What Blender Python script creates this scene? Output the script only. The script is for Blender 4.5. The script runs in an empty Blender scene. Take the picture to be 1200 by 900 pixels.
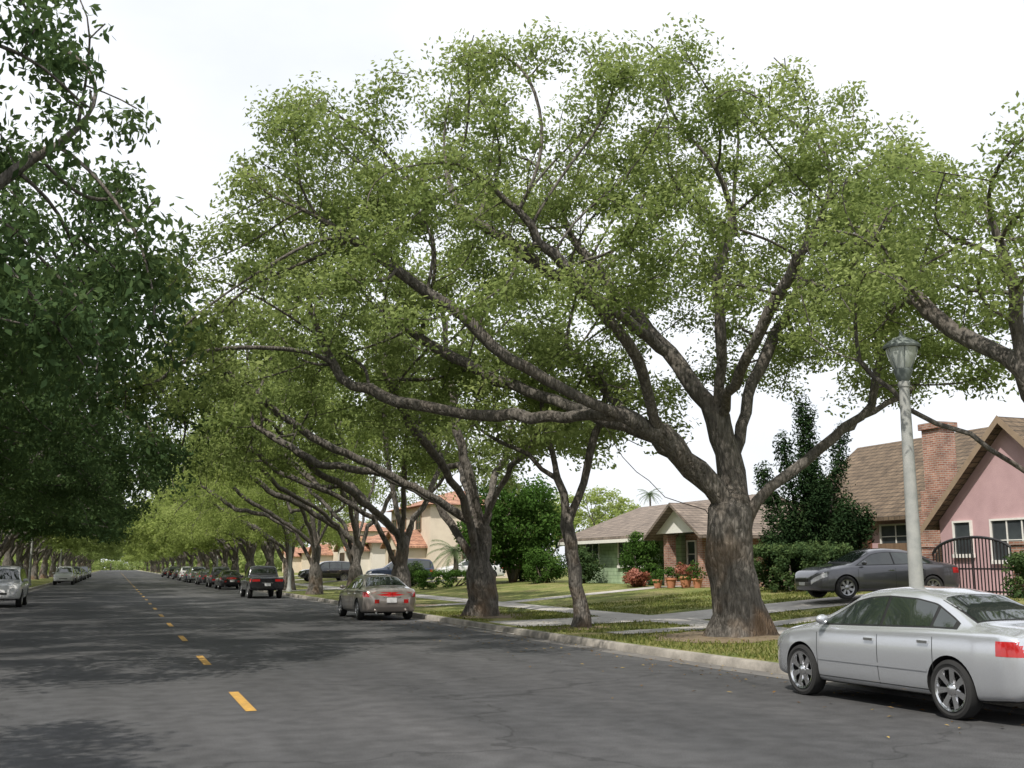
import bpy, bmesh, math, random, numpy as np, time
from mathutils import Vector, noise as mnoise
random.seed(7); rng=np.random.default_rng(7)
T0=time.time()
S=bpy.context.scene; COL=S.collection

# ------------------------------------------------------------------ materials
def nt(name):
    m=bpy.data.materials.new(name); m.use_nodes=True
    n=m.node_tree; b=n.nodes['Principled BSDF']; return m,n,b
def ramp(n,stops):
    r=n.nodes.new('ShaderNodeValToRGB'); e=r.color_ramp.elements
    e[0].position=stops[0][0]; e[0].color=(*stops[0][1],1)
    e[1].position=stops[-1][0]; e[1].color=(*stops[-1][1],1)
    for p,c in stops[1:-1]:
        x=e.new(p); x.color=(*c,1)
    return r
def mat(name,c1,c2=None,scale=4,rough=.8,metal=0,bump=0,bscale=30,stretch=(1,1,1),coat=0,spec=.5,coord='pos'):
    m,n,b=nt(name); L=n.links
    c2=c2 or tuple(x*.8 for x in c1)
    if coord=='pos':
        g=n.nodes.new('ShaderNodeNewGeometry'); src=g.outputs['Position']
    else:
        g=n.nodes.new('ShaderNodeTexCoord'); src=g.outputs['Object']
    mp=n.nodes.new('ShaderNodeMapping'); mp.inputs['Scale'].default_value=stretch
    L.new(src,mp.inputs['Vector'])
    t=n.nodes.new('ShaderNodeTexNoise'); t.inputs['Scale'].default_value=scale; t.inputs['Detail'].default_value=8
    t.inputs['Roughness'].default_value=.65
    L.new(mp.outputs[0],t.inputs['Vector'])
    r=ramp(n,[(.32,c1),(.68,c2)]); L.new(t.outputs['Fac'],r.inputs[0]); L.new(r.outputs[0],b.inputs['Base Color'])
    b.inputs['Roughness'].default_value=rough; b.inputs['Metallic'].default_value=metal
    b.inputs['Coat Weight'].default_value=coat; b.inputs['Coat Roughness'].default_value=.04
    b.inputs['Specular IOR Level'].default_value=spec
    if bump:
        t2=n.nodes.new('ShaderNodeTexNoise'); t2.inputs['Scale'].default_value=bscale; t2.inputs['Detail'].default_value=6
        L.new(mp.outputs[0],t2.inputs['Vector'])
        bp=n.nodes.new('ShaderNodeBump'); bp.inputs['Strength'].default_value=bump; bp.inputs['Distance'].default_value=.03
        L.new(t2.outputs['Fac'],bp.inputs['Height']); L.new(bp.outputs[0],b.inputs['Normal'])
    return m
def brickmat(name,c1,c2,mortar,bw=.22,bh=.075,ms=.012,bump=.4,rough=.9):
    m,n,b=nt(name); L=n.links
    g=n.nodes.new('ShaderNodeNewGeometry'); s=n.nodes.new('ShaderNodeSeparateXYZ'); L.new(g.outputs['Position'],s.inputs[0])
    a=n.nodes.new('ShaderNodeMath'); a.operation='ADD'; L.new(s.outputs[0],a.inputs[0]); L.new(s.outputs[1],a.inputs[1])
    c=n.nodes.new('ShaderNodeCombineXYZ'); L.new(a.outputs[0],c.inputs[0]); L.new(s.outputs[2],c.inputs[1])
    t=n.nodes.new('ShaderNodeTexBrick'); t.inputs['Scale'].default_value=1
    t.inputs['Brick Width'].default_value=bw; t.inputs['Row Height'].default_value=bh; t.inputs['Mortar Size'].default_value=ms
    t.inputs['Color1'].default_value=(*c1,1); t.inputs['Color2'].default_value=(*c2,1); t.inputs['Mortar'].default_value=(*mortar,1)
    L.new(c.outputs[0],t.inputs['Vector'])
    no=n.nodes.new('ShaderNodeTexNoise'); no.inputs['Scale'].default_value=2.5; no.inputs['Detail'].default_value=6
    L.new(g.outputs['Position'],no.inputs['Vector'])
    mr=n.nodes.new('ShaderNodeMapRange'); mr.inputs[1].default_value=.3; mr.inputs[2].default_value=.7; mr.inputs[3].default_value=.65; mr.inputs[4].default_value=1.25
    L.new(no.outputs['Fac'],mr.inputs[0])
    mx=n.nodes.new('ShaderNodeVectorMath'); mx.operation='SCALE'; L.new(t.outputs['Color'],mx.inputs[0]); L.new(mr.outputs[0],mx.inputs['Scale'])
    L.new(mx.outputs[0],b.inputs['Base Color']); b.inputs['Roughness'].default_value=rough
    bp=n.nodes.new('ShaderNodeBump'); bp.inputs['Strength'].default_value=bump; bp.inputs['Distance'].default_value=.02; bp.invert=True
    L.new(t.outputs['Fac'],bp.inputs['Height']); L.new(bp.outputs[0],b.inputs['Normal'])
    return m
def leafmat(name,stops,trans=.4,tcol=(.16,.24,.04)):
    m,n,b=nt(name); L=n.links
    n.nodes.remove(b); b=n.nodes.new('ShaderNodeBsdfDiffuse')
    at=n.nodes.new('ShaderNodeAttribute'); at.attribute_name='lv'
    r=ramp(n,stops); L.new(at.outputs['Fac'],r.inputs[0]); L.new(r.outputs[0],b.inputs[0])
    tr=n.nodes.new('ShaderNodeBsdfTranslucent')
    mx0=n.nodes.new('ShaderNodeMix'); mx0.data_type='RGBA'; mx0.inputs[0].default_value=.5
    L.new(r.outputs[0],mx0.inputs[6]); mx0.inputs[7].default_value=(*tcol,1); L.new(mx0.outputs[2],tr.inputs[0])
    mx=n.nodes.new('ShaderNodeMixShader'); mx.inputs[0].default_value=trans
    L.new(b.outputs[0],mx.inputs[1]); L.new(tr.outputs[0],mx.inputs[2]); L.new(mx.outputs[0],n.nodes['Material Output'].inputs[0])
    return m

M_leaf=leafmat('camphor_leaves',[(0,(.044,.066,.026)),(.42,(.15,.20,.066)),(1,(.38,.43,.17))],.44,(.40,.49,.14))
M_leaf2=leafmat('sunlight_tinted_leaves',[(0,(.072,.105,.033)),(.45,(.21,.265,.078)),(1,(.41,.46,.175))],.48,(.50,.60,.165))  # camphor leaf colour lightened, sunlight painted into it
M_leafd=leafmat('dark_leaves',[(0,(.018,.035,.019)),(.5,(.057,.096,.039)),(1,(.14,.19,.07))],.33,(.14,.21,.06))  # dark green of bushes; on left row trees it paints in their shaded side
M_leafs=leafmat('shrub_leaves',[(0,(.02,.045,.012)),(.5,(.05,.10,.022)),(1,(.10,.17,.04))],.3,(.10,.2,.03))
M_flow=leafmat('flower_petals',[(0,(.05,.08,.02)),(.45,(.22,.08,.05)),(1,(.5,.25,.2))],.3,(.5,.15,.1))
M_grassb=leafmat('grass_blades',[(0,(.07,.095,.025)),(.5,(.15,.17,.045)),(1,(.27,.25,.10))],.3,(.18,.24,.05))

def barkmat():
    m,n,b=nt('bark'); L=n.links
    tc=n.nodes.new('ShaderNodeTexCoord'); mp=n.nodes.new('ShaderNodeMapping'); mp.inputs['Scale'].default_value=(1,1,.28)
    L.new(tc.outputs['Object'],mp.inputs[0])
    t=n.nodes.new('ShaderNodeTexNoise'); t.inputs['Scale'].default_value=11; t.inputs['Detail'].default_value=9; t.inputs['Roughness'].default_value=.7
    L.new(mp.outputs[0],t.inputs[0])
    v=n.nodes.new('ShaderNodeTexVoronoi'); v.inputs['Scale'].default_value=13; v.feature='DISTANCE_TO_EDGE'; L.new(mp.outputs[0],v.inputs[0])
    r=ramp(n,[(.3,(.042,.038,.034)),(.5,(.118,.107,.095)),(.7,(.22,.20,.178))]); L.new(t.outputs['Fac'],r.inputs[0])
    t2=n.nodes.new('ShaderNodeTexNoise'); t2.inputs['Scale'].default_value=1.1; L.new(tc.outputs['Object'],t2.inputs[0])
    r2=ramp(n,[(.45,(.0,.0,.0)),(.65,(.6,.6,.6))]); L.new(t2.outputs['Fac'],r2.inputs[0])
    sz=n.nodes.new('ShaderNodeSeparateXYZ'); L.new(tc.outputs['Object'],sz.inputs[0])
    mz=n.nodes.new('ShaderNodeMapRange'); mz.inputs[1].default_value=.6; mz.inputs[2].default_value=3.2; mz.inputs[3].default_value=1; mz.inputs[4].default_value=.12; L.new(sz.outputs[2],mz.inputs[0])
    mm=n.nodes.new('ShaderNodeMath'); mm.operation='MULTIPLY'; L.new(r2.outputs[0],mm.inputs[0]); L.new(mz.outputs[0],mm.inputs[1])
    mx=n.nodes.new('ShaderNodeMix'); mx.data_type='RGBA'; L.new(mm.outputs[0],mx.inputs[0]); L.new(r.outputs[0],mx.inputs[6]); mx.inputs[7].default_value=(.19,.115,.06,1)
    L.new(mx.outputs[2],b.inputs['Base Color']); b.inputs['Roughness'].default_value=.92; b.inputs['Specular IOR Level'].default_value=.2
    mr=n.nodes.new('ShaderNodeMapRange'); mr.inputs[2].default_value=.25; L.new(v.outputs['Distance'],mr.inputs[0])
    ad=n.nodes.new('ShaderNodeMath'); ad.operation='ADD'; L.new(mr.outputs[0],ad.inputs[0]); L.new(t.outputs['Fac'],ad.inputs[1])
    bp=n.nodes.new('ShaderNodeBump'); bp.inputs['Strength'].default_value=.7; bp.inputs['Distance'].default_value=.035
    L.new(ad.outputs[0],bp.inputs['Height']); L.new(bp.outputs[0],b.inputs['Normal'])
    return m
M_bark=barkmat()

def asphalt():
    m,n,b=nt('asphalt'); L=n.links
    g=n.nodes.new('ShaderNodeNewGeometry')
    def noi(s,det=6,st=(1,1,1)):
        mp=n.nodes.new('ShaderNodeMapping'); mp.inputs['Scale'].default_value=st; L.new(g.outputs['Position'],mp.inputs[0])
        t=n.nodes.new('ShaderNodeTexNoise'); t.inputs['Scale'].default_value=s; t.inputs['Detail'].default_value=det; L.new(mp.outputs[0],t.inputs[0]); return t
    big=noi(.35,8,(1,.18,1)); fine=noi(90,3); mid=noi(3.2,8)
    r=ramp(n,[(.3,(.040,.041,.043)),(.7,(.073,.072,.073))]); L.new(big.outputs['Fac'],r.inputs[0])
    def mul(a,t,lo,hi,f0=.35,f1=.65):
        mr=n.nodes.new('ShaderNodeMapRange'); mr.inputs[1].default_value=f0; mr.inputs[2].default_value=f1; mr.inputs[3].default_value=lo; mr.inputs[4].default_value=hi
        L.new(t,mr.inputs[0]); s=n.nodes.new('ShaderNodeVectorMath'); s.operation='SCALE'; L.new(a,s.inputs[0]); L.new(mr.outputs[0],s.inputs['Scale']); return s.outputs[0]
    c=mul(r.outputs[0],fine.outputs['Fac'],.6,1.45); c=mul(c,mid.outputs['Fac'],.80,1.16)
    wear=noi(1.1,5,(1,.03,1)); c=mul(c,wear.outputs['Fac'],.86,1.14); pat=noi(.12,3); c=mul(c,pat.outputs['Fac'],.86,1.16)
    v=n.nodes.new('ShaderNodeTexVoronoi'); v.feature='DISTANCE_TO_EDGE'; v.inputs['Scale'].default_value=.16
    ws=noi(.9,5); vm=n.nodes.new('ShaderNodeVectorMath'); vm.operation='MULTIPLY_ADD'; L.new(ws.outputs['Color'],vm.inputs[0]); vm.inputs[1].default_value=(2,2,0); L.new(g.outputs['Position'],vm.inputs[2]); L.new(vm.outputs[0],v.inputs[0])
    c=mul(c,v.outputs['Distance'],.6,1,0.0,.006)
    L.new(c,b.inputs['Base Color']); b.inputs['Roughness'].default_value=.8; b.inputs['Specular IOR Level'].default_value=.35
    bp=n.nodes.new('ShaderNodeBump'); bp.inputs['Strength'].default_value=.5; bp.inputs['Distance'].default_value=.006; L.new(fine.outputs['Fac'],bp.inputs['Height']); L.new(bp.outputs[0],b.inputs['Normal'])
    return m
M_asph=asphalt()
M_conc=mat('concrete',(.30,.28,.26),(.42,.40,.37),1.5,.9,bump=.3,bscale=60)
M_kerb=mat('kerb_concrete',(.13,.12,.105),(.38,.35,.31),1.6,.9,bump=.4,bscale=40)
def grassmat():
    m,n,b=nt('lawn_grass'); L=n.links
    g=n.nodes.new('ShaderNodeNewGeometry')
    t=n.nodes.new('ShaderNodeTexNoise'); t.inputs['Scale'].default_value=.7; t.inputs['Detail'].default_value=8; t.inputs['Roughness'].default_value=.7; L.new(g.outputs['Position'],t.inputs[0])
    r=ramp(n,[(.32,(.085,.108,.033)),(.46,(.145,.168,.052)),(.58,(.22,.21,.085)),(.7,(.27,.22,.13))]); L.new(t.outputs['Fac'],r.inputs[0])
    f=n.nodes.new('ShaderNodeTexNoise'); f.inputs['Scale'].default_value=25; f.inputs['Detail'].default_value=5; L.new(g.outputs['Position'],f.inputs[0])
    mr=n.nodes.new('ShaderNodeMapRange'); mr.inputs[1].default_value=.3; mr.inputs[2].default_value=.7; mr.inputs[3].default_value=.5; mr.inputs[4].default_value=1.5; L.new(f.outputs['Fac'],mr.inputs[0])
    s=n.nodes.new('ShaderNodeVectorMath'); s.operation='SCALE'; L.new(r.outputs[0],s.inputs[0]); L.new(mr.outputs[0],s.inputs['Scale']); L.new(s.outputs[0],b.inputs['Base Color'])
    b.inputs['Roughness'].default_value=.95; b.inputs['Specular IOR Level'].default_value=.1
    bp=n.nodes.new('ShaderNodeBump'); bp.inputs['Strength'].default_value=1; bp.inputs['Distance'].default_value=.05; L.new(f.outputs['Fac'],bp.inputs['Height']); L.new(bp.outputs[0],b.inputs['Normal'])
    return m
M_grass=grassmat()
M_yel=mat('road_paint_yellow',(.55,.31,.06),(.28,.17,.05),9,.7)
M_rubber=mat('tyre_rubber',(.018,.018,.018),None,5,.85)
M_black=mat('black_trim',(.012,.012,.012),None,5,.5)
M_glass=mat('car_glass',(.02,.028,.024),(.015,.02,.018),2,.03,spec=.9,coat=.6)
M_chrome=mat('chrome',(.85,.85,.86),(.8,.8,.8),2,.14,1)
M_redl=mat('tail_light',(.42,.012,.012),(.3,.01,.01),9,.12,coat=1)
M_clear=mat('head_light',(.6,.6,.62),(.4,.4,.42),20,.1,coat=1)
M_plate=mat('licence_plate',(.7,.7,.68),(.6,.6,.62),30,.5)
M_under=mat('wheel_well_black',(.01,.01,.01),None,5,.9)

# ------------------------------------------------------------------ mesh builder
class MB:
    def __init__(s): s.v=[]; s.f=[]; s.m=[]
    def add(s,vs,fs,mi=0):
        o=len(s.v); s.v.extend([tuple(map(float,p)) for p in vs]); s.f.extend([tuple(i+o for i in f) for f in fs]); s.m.extend([mi]*len(fs))
    def box(s,x0,x1,y0,y1,z0,z1,mi=0):
        s.add([(x0,y0,z0),(x1,y0,z0),(x1,y1,z0),(x0,y1,z0),(x0,y0,z1),(x1,y0,z1),(x1,y1,z1),(x0,y1,z1)],
              [(0,3,2,1),(4,5,6,7),(0,1,5,4),(1,2,6,5),(2,3,7,6),(3,0,4,7)],mi)
    def cyl(s,p0,p1,r0,r1,n=12,mi=0,caps=True):
        p0=Vector(p0);p1=Vector(p1);d=(p1-p0).normalized(); a=d.orthogonal().normalized(); b=d.cross(a)
        vs=[];
        for p,r in((p0,r0),(p1,r1)):
            for i in range(n):
                t=2*math.pi*i/n; vs.append(p+a*math.cos(t)*r+b*math.sin(t)*r)
        fs=[(i,(i+1)%n,n+(i+1)%n,n+i) for i in range(n)]
        if caps: fs+=[tuple(range(n-1,-1,-1)),tuple(range(n,2*n))]
        s.add(vs,fs,mi)
    def lathe(s,prof,c,axis='z',n=24,mi=0):
        vs=[]
        for r,h in prof:
            for i in range(n):
                t=2*math.pi*i/n; x=r*math.cos(t); y=r*math.sin(t)
                vs.append((c[0]+x,c[1]+y,c[2]+h) if axis=='z' else (c[0]+x,c[1]+h,c[2]+y))
        fs=[]
        for k in range(len(prof)-1):
            for i in range(n):
                j=(i+1)%n; fs.append((k*n+i,k*n+j,(k+1)*n+j,(k+1)*n+i))
        s.add(vs,fs,mi)
    def grid(s,P,mi=0,flip=False):
        n,m=P.shape[:2]; fs=[]
        for i in range(n-1):
            for j in range(m-1):
                q=(i*m+j,i*m+j+1,(i+1)*m+j+1,(i+1)*m+j); fs.append(q[::-1] if flip else q)
        s.add(P.reshape(-1,3),fs,mi)
    def mesh(s,name,mats,smooth=False,angle=35):
        me=bpy.data.meshes.new(name); me.from_pydata(s.v,[],s.f)
        for m in mats: me.materials.append(m)
        me.polygons.foreach_set('material_index',s.m)
        if smooth:
            me.polygons.foreach_set('use_smooth',[True]*len(s.f)); me.set_sharp_from_angle(angle=math.radians(angle))
        me.update(); return me
    def obj(s,name,mats,parent=None,smooth=False,angle=35):
        o=bpy.data.objects.new(name,s.mesh(name,mats,smooth,angle)); COL.objects.link(o)
        if parent: o.parent=parent
        return o
def empty(name,loc=(0,0,0),rz=0):
    e=bpy.data.objects.new(name,None); e.location=loc; e.rotation_euler=(0,0,rz); e.empty_display_size=.3; COL.objects.link(e); return e

# ------------------------------------------------------------------ terrain
def curbR(y):
    return float(np.interp(y,[-60,0,8,12,16,20,26,600],[11.6,10.9,10.55,10.35,10.05,9.8,9.62,9.6]))
CL=-5.7
def terr(x,y=0):
    if x>=0: return float(np.interp(x,[9,11,13.5,15,22,60],[.15,.16,.25,.27,.85,.9]))
    return float(np.interp(-x,[5,7,9,10.5,17,60],[.15,.16,.22,.24,.6,.7]))
YS=[-60,-30,-10,0,4,8,10,12,14,16,18,20,22,24,26,30,40,60,100,160,240,340,600]
g=MB(); g.add([(-900,-900,-.03),(900,-900,-.03),(900,1500,-.03),(-900,1500,-.03)],[(0,1,2,3)]); g.obj('ground',[M_grass])
r=MB(); P=np.array([[(CL-.02,y,0),(1.6,y,.0),(curbR(y)+.02,y,0)] for y in YS]); r.grid(P,flip=True); r.obj('road',[M_asph])
k=MB()
for side in(0,1):
    rows=[]
    for y in YS:
        c=curbR(y) if side==0 else CL; d=1 if side==0 else -1
        rows.append([(c,y,0.0),(c+.015*d,y,.12),(c+.04*d,y,.145),(c+.16*d,y,.152),(c+.162*d,y,.0)])
    k.grid(np.array(rows),flip=(side==0))
k.obj('kerb',[M_kerb],smooth=True,angle=40)
gt=MB(); gt.grid(np.array([[(curbR(y)-.45,y,.004),(curbR(y),y,.004)] for y in YS]),flip=True); gt.grid(np.array([[(CL,y,.004),(CL+.45,y,.004)] for y in YS]),flip=True)
gt.obj('gutter',[mat('gutter_concrete',(.10,.095,.09),(.17,.16,.15),1.2,.9,bump=.3)])
xs=[10.9,11.0,11.5,12.2,13.5,14.2,15,17,19,22,26,40,60]
lw=MB(); lw.grid(np.array([[(curbR(y)+.16,y,.15)]+[(max(x,curbR(y)+.2),y,terr(x)) for x in xs[1:]] for y in YS]),flip=True)
lx=[7,8,9,10.5,13,17,60]
lw.grid(np.array([[(-x,y,terr(-x)) for x in lx[::-1]]+[(CL-.16,y,.15)] for y in YS]),flip=True)
lw.obj('lawn',[M_grass])
def sheet(mb,x0,x1,y0,y1,off=.006,mi=0,sk=0):
    bx=[x0]+[b for b in (11,13.5,15,22) if x0+.01<b<x1-.01]+[x1]
    mb.grid(np.array([[(x,y-sk*(x-11),terr(x)+off) for x in bx] for y in (y0,y1)]),mi,flip=True)
sw=MB()
y=-30.0
while y<300:
    sheet(sw,13.5,14.98,y,y+1.485,.008); y+=1.5
y=-30.0
while y<300:
    sw.add([(-10.5,y,.25),(-9.0,y,.23),(-9.0,y+1.49,.23),(-10.5,y+1.49,.25)],[(0,1,2,3)]); y+=1.5
sw.obj('sidewalk',[M_conc])
dv=MB()
def drive(y0,y1,x1=24,sk=0):
    dv.add([(curbR(y0)-.05,y0-.5,.01),(curbR(y0)+.5,y0,.165),(curbR(y0)+.5,y1,.165),(curbR(y0)-.05,y1+.5,.01)],[(0,1,2,3)])
    dv.add([(curbR(y0)+.5,y0,.168),(11,y0,.175),(11,y1,.175),(curbR(y0)+.5,y1,.168)],[(0,1,2,3)])
    sheet(dv,11,13.49,y0,y1,.015,sk=sk); sheet(dv,15.0,x1,y0,y1,.014,sk=sk); sheet(dv,13.49,15.0,y0,y1,.016,sk=sk)
drive(26.5,29.4,26.9,.13); drive(69.6,72.6); drive(90,93); drive(105.5,108); drive(125,128)
dv.obj('driveway',[M_conc])
wk=MB(); sheet(wk,11,13.49,22.6,23.6,.012); sheet(wk,15.0,22,22.6,23.6,.012); sheet(wk,15.0,23.4,40.7,42.0,.012); sheet(wk,11,13.49,40.7,42.0,.012)
wk.obj('path',[M_conc])
ln=MB()
yy=13.45-6.45*3
while yy<330:
    ln.add([(1.56,yy,.005),(1.69,yy,.005),(1.69,yy+2.1,.005),(1.56,yy+2.1,.005)],[(0,1,2,3)]); yy+=6.45
ln.obj('road_centre_line',[M_yel])

# ------------------------------------------------------------------ leaves helper
def leaf_arrays(C,R,n,L,W,up=.45,flat=.6,rs=rng,droop=0,cv=None):
    M=len(C); idx=np.repeat(np.arange(M),n); N=M*n
    d=rs.normal(size=(N,3)); d/=np.linalg.norm(d,axis=1)[:,None]
    rad=rs.random(N)**.45
    sc=np.repeat(R,n)
    off=d*rad[:,None]*sc[:,None]; off[:,2]*=flat
    off[:,2]-=droop*(rad**2)*sc
    pos=np.asarray(C)[idx]+off
    nn=d*.5+np.array([0,0,up])+rs.normal(size=(N,3))*.55; nn/=np.linalg.norm(nn,axis=1)[:,None]
    t=np.cross(nn,rs.normal(size=(N,3))); t/=np.linalg.norm(t,axis=1)[:,None]
    b=np.cross(nn,t)
    s=(.7+.6*rs.random(N))[:,None]
    V=np.stack([pos-t*L/2*s,pos+b*W/2*s,pos+t*L/2*s,pos-b*W/2*s],1)
    if cv is None: cv=rs.random(M)
    lv=.42*cv[idx]+.2*rs.random(N)+.38*np.clip(.5+off[:,2]/(sc*flat)*.5,0,1)  # height term paints lit tops and shaded undersides into each clump's colour
    return V.reshape(-1,3),lv
def build_mesh(name,mb,V,lv,mats,leafslot):
    nv0=len(mb.v); nf=len(V)//4
    me=bpy.data.meshes.new(name)
    bv=np.array(mb.v,dtype=np.float32).reshape(-1,3); allv=np.concatenate([bv,V.astype(np.float32)]) if nv0 else V.astype(np.float32)
    bl=[i for f in mb.f for i in f]; bs=[len(f) for f in mb.f]
    loops=np.concatenate([np.array(bl,dtype=np.int32),np.arange(nf*4,dtype=np.int32)+nv0])
    sizes=np.concatenate([np.array(bs,dtype=np.int32),np.full(nf,4,np.int32)])
    starts=np.concatenate([[0],np.cumsum(sizes)[:-1]]).astype(np.int32)
    me.vertices.add(len(allv)); me.vertices.foreach_set('co',allv.ravel())
    me.loops.add(len(loops)); me.loops.foreach_set('vertex_index',loops)
    me.polygons.add(len(sizes)); me.polygons.foreach_set('loop_start',starts)
    for m in mats: me.materials.append(m)
    me.update(calc_edges=True)
    me.polygons.foreach_set('material_index',np.concatenate([np.array(mb.m,dtype=np.int32),np.full(nf,leafslot,np.int32)]))
    me.polygons.foreach_set('use_smooth',np.concatenate([np.ones(len(bs),bool),np.zeros(nf,bool)]))
    a=me.attributes.new('lv','FLOAT','FACE'); a.data.foreach_set('value',np.concatenate([np.zeros(len(bs)),lv]).astype(np.float32))
    me.validate(); me.update(); return me

# ------------------------------------------------------------------ tree growth
def grow(nodes,par,A,step=.38,infl=3.,kill=.6,iters=90,rs=rng,upb=.08):
    nodes=[np.array(p,float) for p in nodes]; par=list(par)
    A=np.array(A); NN=np.array(nodes)
    D=np.linalg.norm(A[:,None]-NN[None],axis=2); ni=D.argmin(1); nd=D.min(1)
    seen=set()
    for it in range(iters):
        act=nd<infl
        if not act.any():
            if len(A)==0: break
            infl*=1.5
            if infl>12: break
            continue
        acc={}
        for a,i in zip(A[act],ni[act]):
            d=a-nodes[i]; l=np.linalg.norm(d)+1e-6
            acc.setdefault(i,np.zeros(3)); acc[i]+=d/l
        new=[];newi=[]
        for i,d in acc.items():
            l=np.linalg.norm(d)
            if l<1e-3: d=rs.normal(size=3); l=np.linalg.norm(d)
            dd=d/l+rs.normal(size=3)*.16+np.array([0,0,upb])
            if par[i]>=0:
                pd=nodes[i]-nodes[par[i]]; pl=np.linalg.norm(pd)+1e-6; dd=dd+pd/pl*.35
            dd/=np.linalg.norm(dd); p=nodes[i]+dd*step
            key=(i,tuple(np.round(dd*4).astype(int)))
            if key in seen: 
                p=p+rs.normal(size=3)*.12
            seen.add(key)
            nodes.append(p); par.append(i); new.append(p); newi.append(len(nodes)-1)
        if len(nodes)>15000: break
        D=np.linalg.norm(A[:,None]-np.array(new)[None],axis=2); m=D.min(1); am=D.argmin(1)
        b=m<nd; nd=np.where(b,m,nd); ni=np.where(b,np.array(newi)[am],ni)
        keep=nd>kill; A=A[keep]; nd=nd[keep]; ni=ni[keep]
        if len(A)==0: break
    return np.array(nodes),np.array(par)

def tubes(nodes,par,Rbase,rtip,nfix,mb,flare=.55):
    n=len(nodes); ch=[[] for _ in range(n)]
    for i in range(1,n): ch[par[i]].append(i)
    N=np.zeros(n)
    for i in range(n-1,-1,-1):
        if not ch[i]: N[i]=1
        if par[i]>=0: N[par[i]]+=N[i]
    ex=math.log(Rbase/rtip)/math.log(max(N[0],2))
    rad=rtip*N**ex
    main=[max(c,key=lambda j:N[j]) if c else -1 for c in ch]
    P=nodes.copy()
    for _ in range(2):
        Q=P.copy()
        for i in range(nfix,n):
            if main[i]>=0: Q[i]=.4*P[i]+.3*P[par[i]]+.3*P[main[i]]
        P=Q
    stack=[(0,-1)]
    while stack:
        s,pp=stack.pop(); path=[s]
        while main[path[-1]]>=0:
            c=path[-1]
            for j in ch[c]:
                if j!=main[c]: stack.append((j,c))
            path.append(main[c])
        for_pts=[P[i] for i in path]; rr=[rad[i] for i in path]
        if pp>=0: for_pts=[P[pp]]+for_pts; rr=[min(rad[pp]*.9,rr[0]*1.25)]+rr
        if len(for_pts)<2: continue
        k=14 if rr[0]>.2 else 9 if rr[0]>.08 else 5 if rr[0]>.03 else 3
        pts=np.array(for_pts); tan=np.gradient(pts,axis=0); tan/=np.linalg.norm(tan,axis=1)[:,None]+1e-9
        a=np.cross(tan[0],[.3,.9,.1]); a/=np.linalg.norm(a)
        vs=[]
        for p,t,r_ in zip(pts,tan,rr):
            a=a-t*np.dot(a,t); a/=np.linalg.norm(a)+1e-9; b=np.cross(t,a)
            for j in range(k):
                th=2*math.pi*j/k; q=r_
                if r_>.08:
                    q*=1+.22*mnoise.noise(Vector((math.cos(th)*1.1+p[0]*.9,math.sin(th)*1.1+p[1]*.9,p[2]*.9)))+.05*math.sin(5*th+p[2])
                if pp<0 and p[2]<2.2:
                    fl=math.exp(-max(p[2],0)/.38)*flare
                    q*=1+fl*(1+.45*math.sin(5*th+1)+.25*math.sin(3*th))
                vs.append(p+(a*math.cos(th)+b*math.sin(th))*q)
        L=len(pts); fs=[(i*k+j,i*k+(j+1)%k,(i+1)*k+(j+1)%k,(i+1)*k+j) for i in range(L-1) for j in range(k)]
        mb.add(vs,fs,0)
    return P,rad,N
SR,CR=.3443,.9389
def ab(a,b,z): return (a*CR+b*SR,-a*SR+b*CR,z)
def scaffold(chains):
    nodes=[];par=[];ids=[]
    for pc,pn,pts in chains:
        mine=[]
        if pc is None: prev=-1; last=None
        else: prev=ids[pc][pn]; last=np.array(nodes[prev])
        for p in pts:
            p=np.array(p,float)
            if last is None: nodes.append(p);par.append(-1);prev=0;last=p;mine.append(0);continue
            d=np.linalg.norm(p-last); m=max(1,int(round(d/.4)))
            for q in range(1,m+1):
                w=last+(p-last)*q/m
                if q<m: w=w+rng.normal(size=3)*.035
                nodes.append(w);par.append(prev);prev=len(nodes)-1
            mine.append(prev); last=p
        ids.append(mine)
    return nodes,par
def tree_mesh(name,chains,attr,Rbase,rtip,nleaf,Ls,Ws,clr=(.42,.75),mats=None,kill=.6,infl=3,maxN=4,pick=1.,cl_cap=3000,flat=.6,flare=.55,lod=None,puff=6):
    nodes,par=scaffold(chains); nf=len(nodes)
    nodes,par=grow(nodes,par,attr,kill=kill,infl=infl)
    mb=MB(); P,rad,N=tubes(nodes,par,Rbase,rtip,nf,mb,flare)
    sel=np.where((N<=maxN)&(np.arange(len(P))>=nf))[0]
    if pick<1: sel=sel[rng.random(len(sel))<pick]
    if len(sel)>cl_cap: sel=rng.choice(sel,cl_cap,replace=False)
    C=P[sel]+rng.normal(size=(len(sel),3))*.12
    K=max(8,int(len(C)/puff)); PC=C[rng.choice(len(C),K,replace=False)]
    dd=np.linalg.norm(C[:,None]-PC[None],axis=2); near=PC[dd.argmin(1)]
    C=C+(near-C)*.22*np.array([1,1,.9])
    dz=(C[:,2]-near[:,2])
    cv=np.array([.5+.8*mnoise.noise(Vector(c)*.45) for c in near])*.5+.5*np.clip(.5+dz*.9,0,1); cv=np.clip(cv,0,1)  # noise tone per puff, plus painted light: upper clumps coloured lighter, lower darker
    R=rng.uniform(clr[0],clr[1],len(sel))
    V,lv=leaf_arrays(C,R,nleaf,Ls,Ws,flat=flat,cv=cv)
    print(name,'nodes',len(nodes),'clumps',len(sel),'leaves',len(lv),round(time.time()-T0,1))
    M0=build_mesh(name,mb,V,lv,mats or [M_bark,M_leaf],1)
    if lod:
        V,lv=leaf_arrays(C[::2],R[::2]*1.15,lod[0],lod[1],lod[2],flat=flat,cv=cv[::2])
        return M0,build_mesh(name+'_far',mb,V,lv,mats or [M_bark,M_leaf],1)
    return M0
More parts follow.
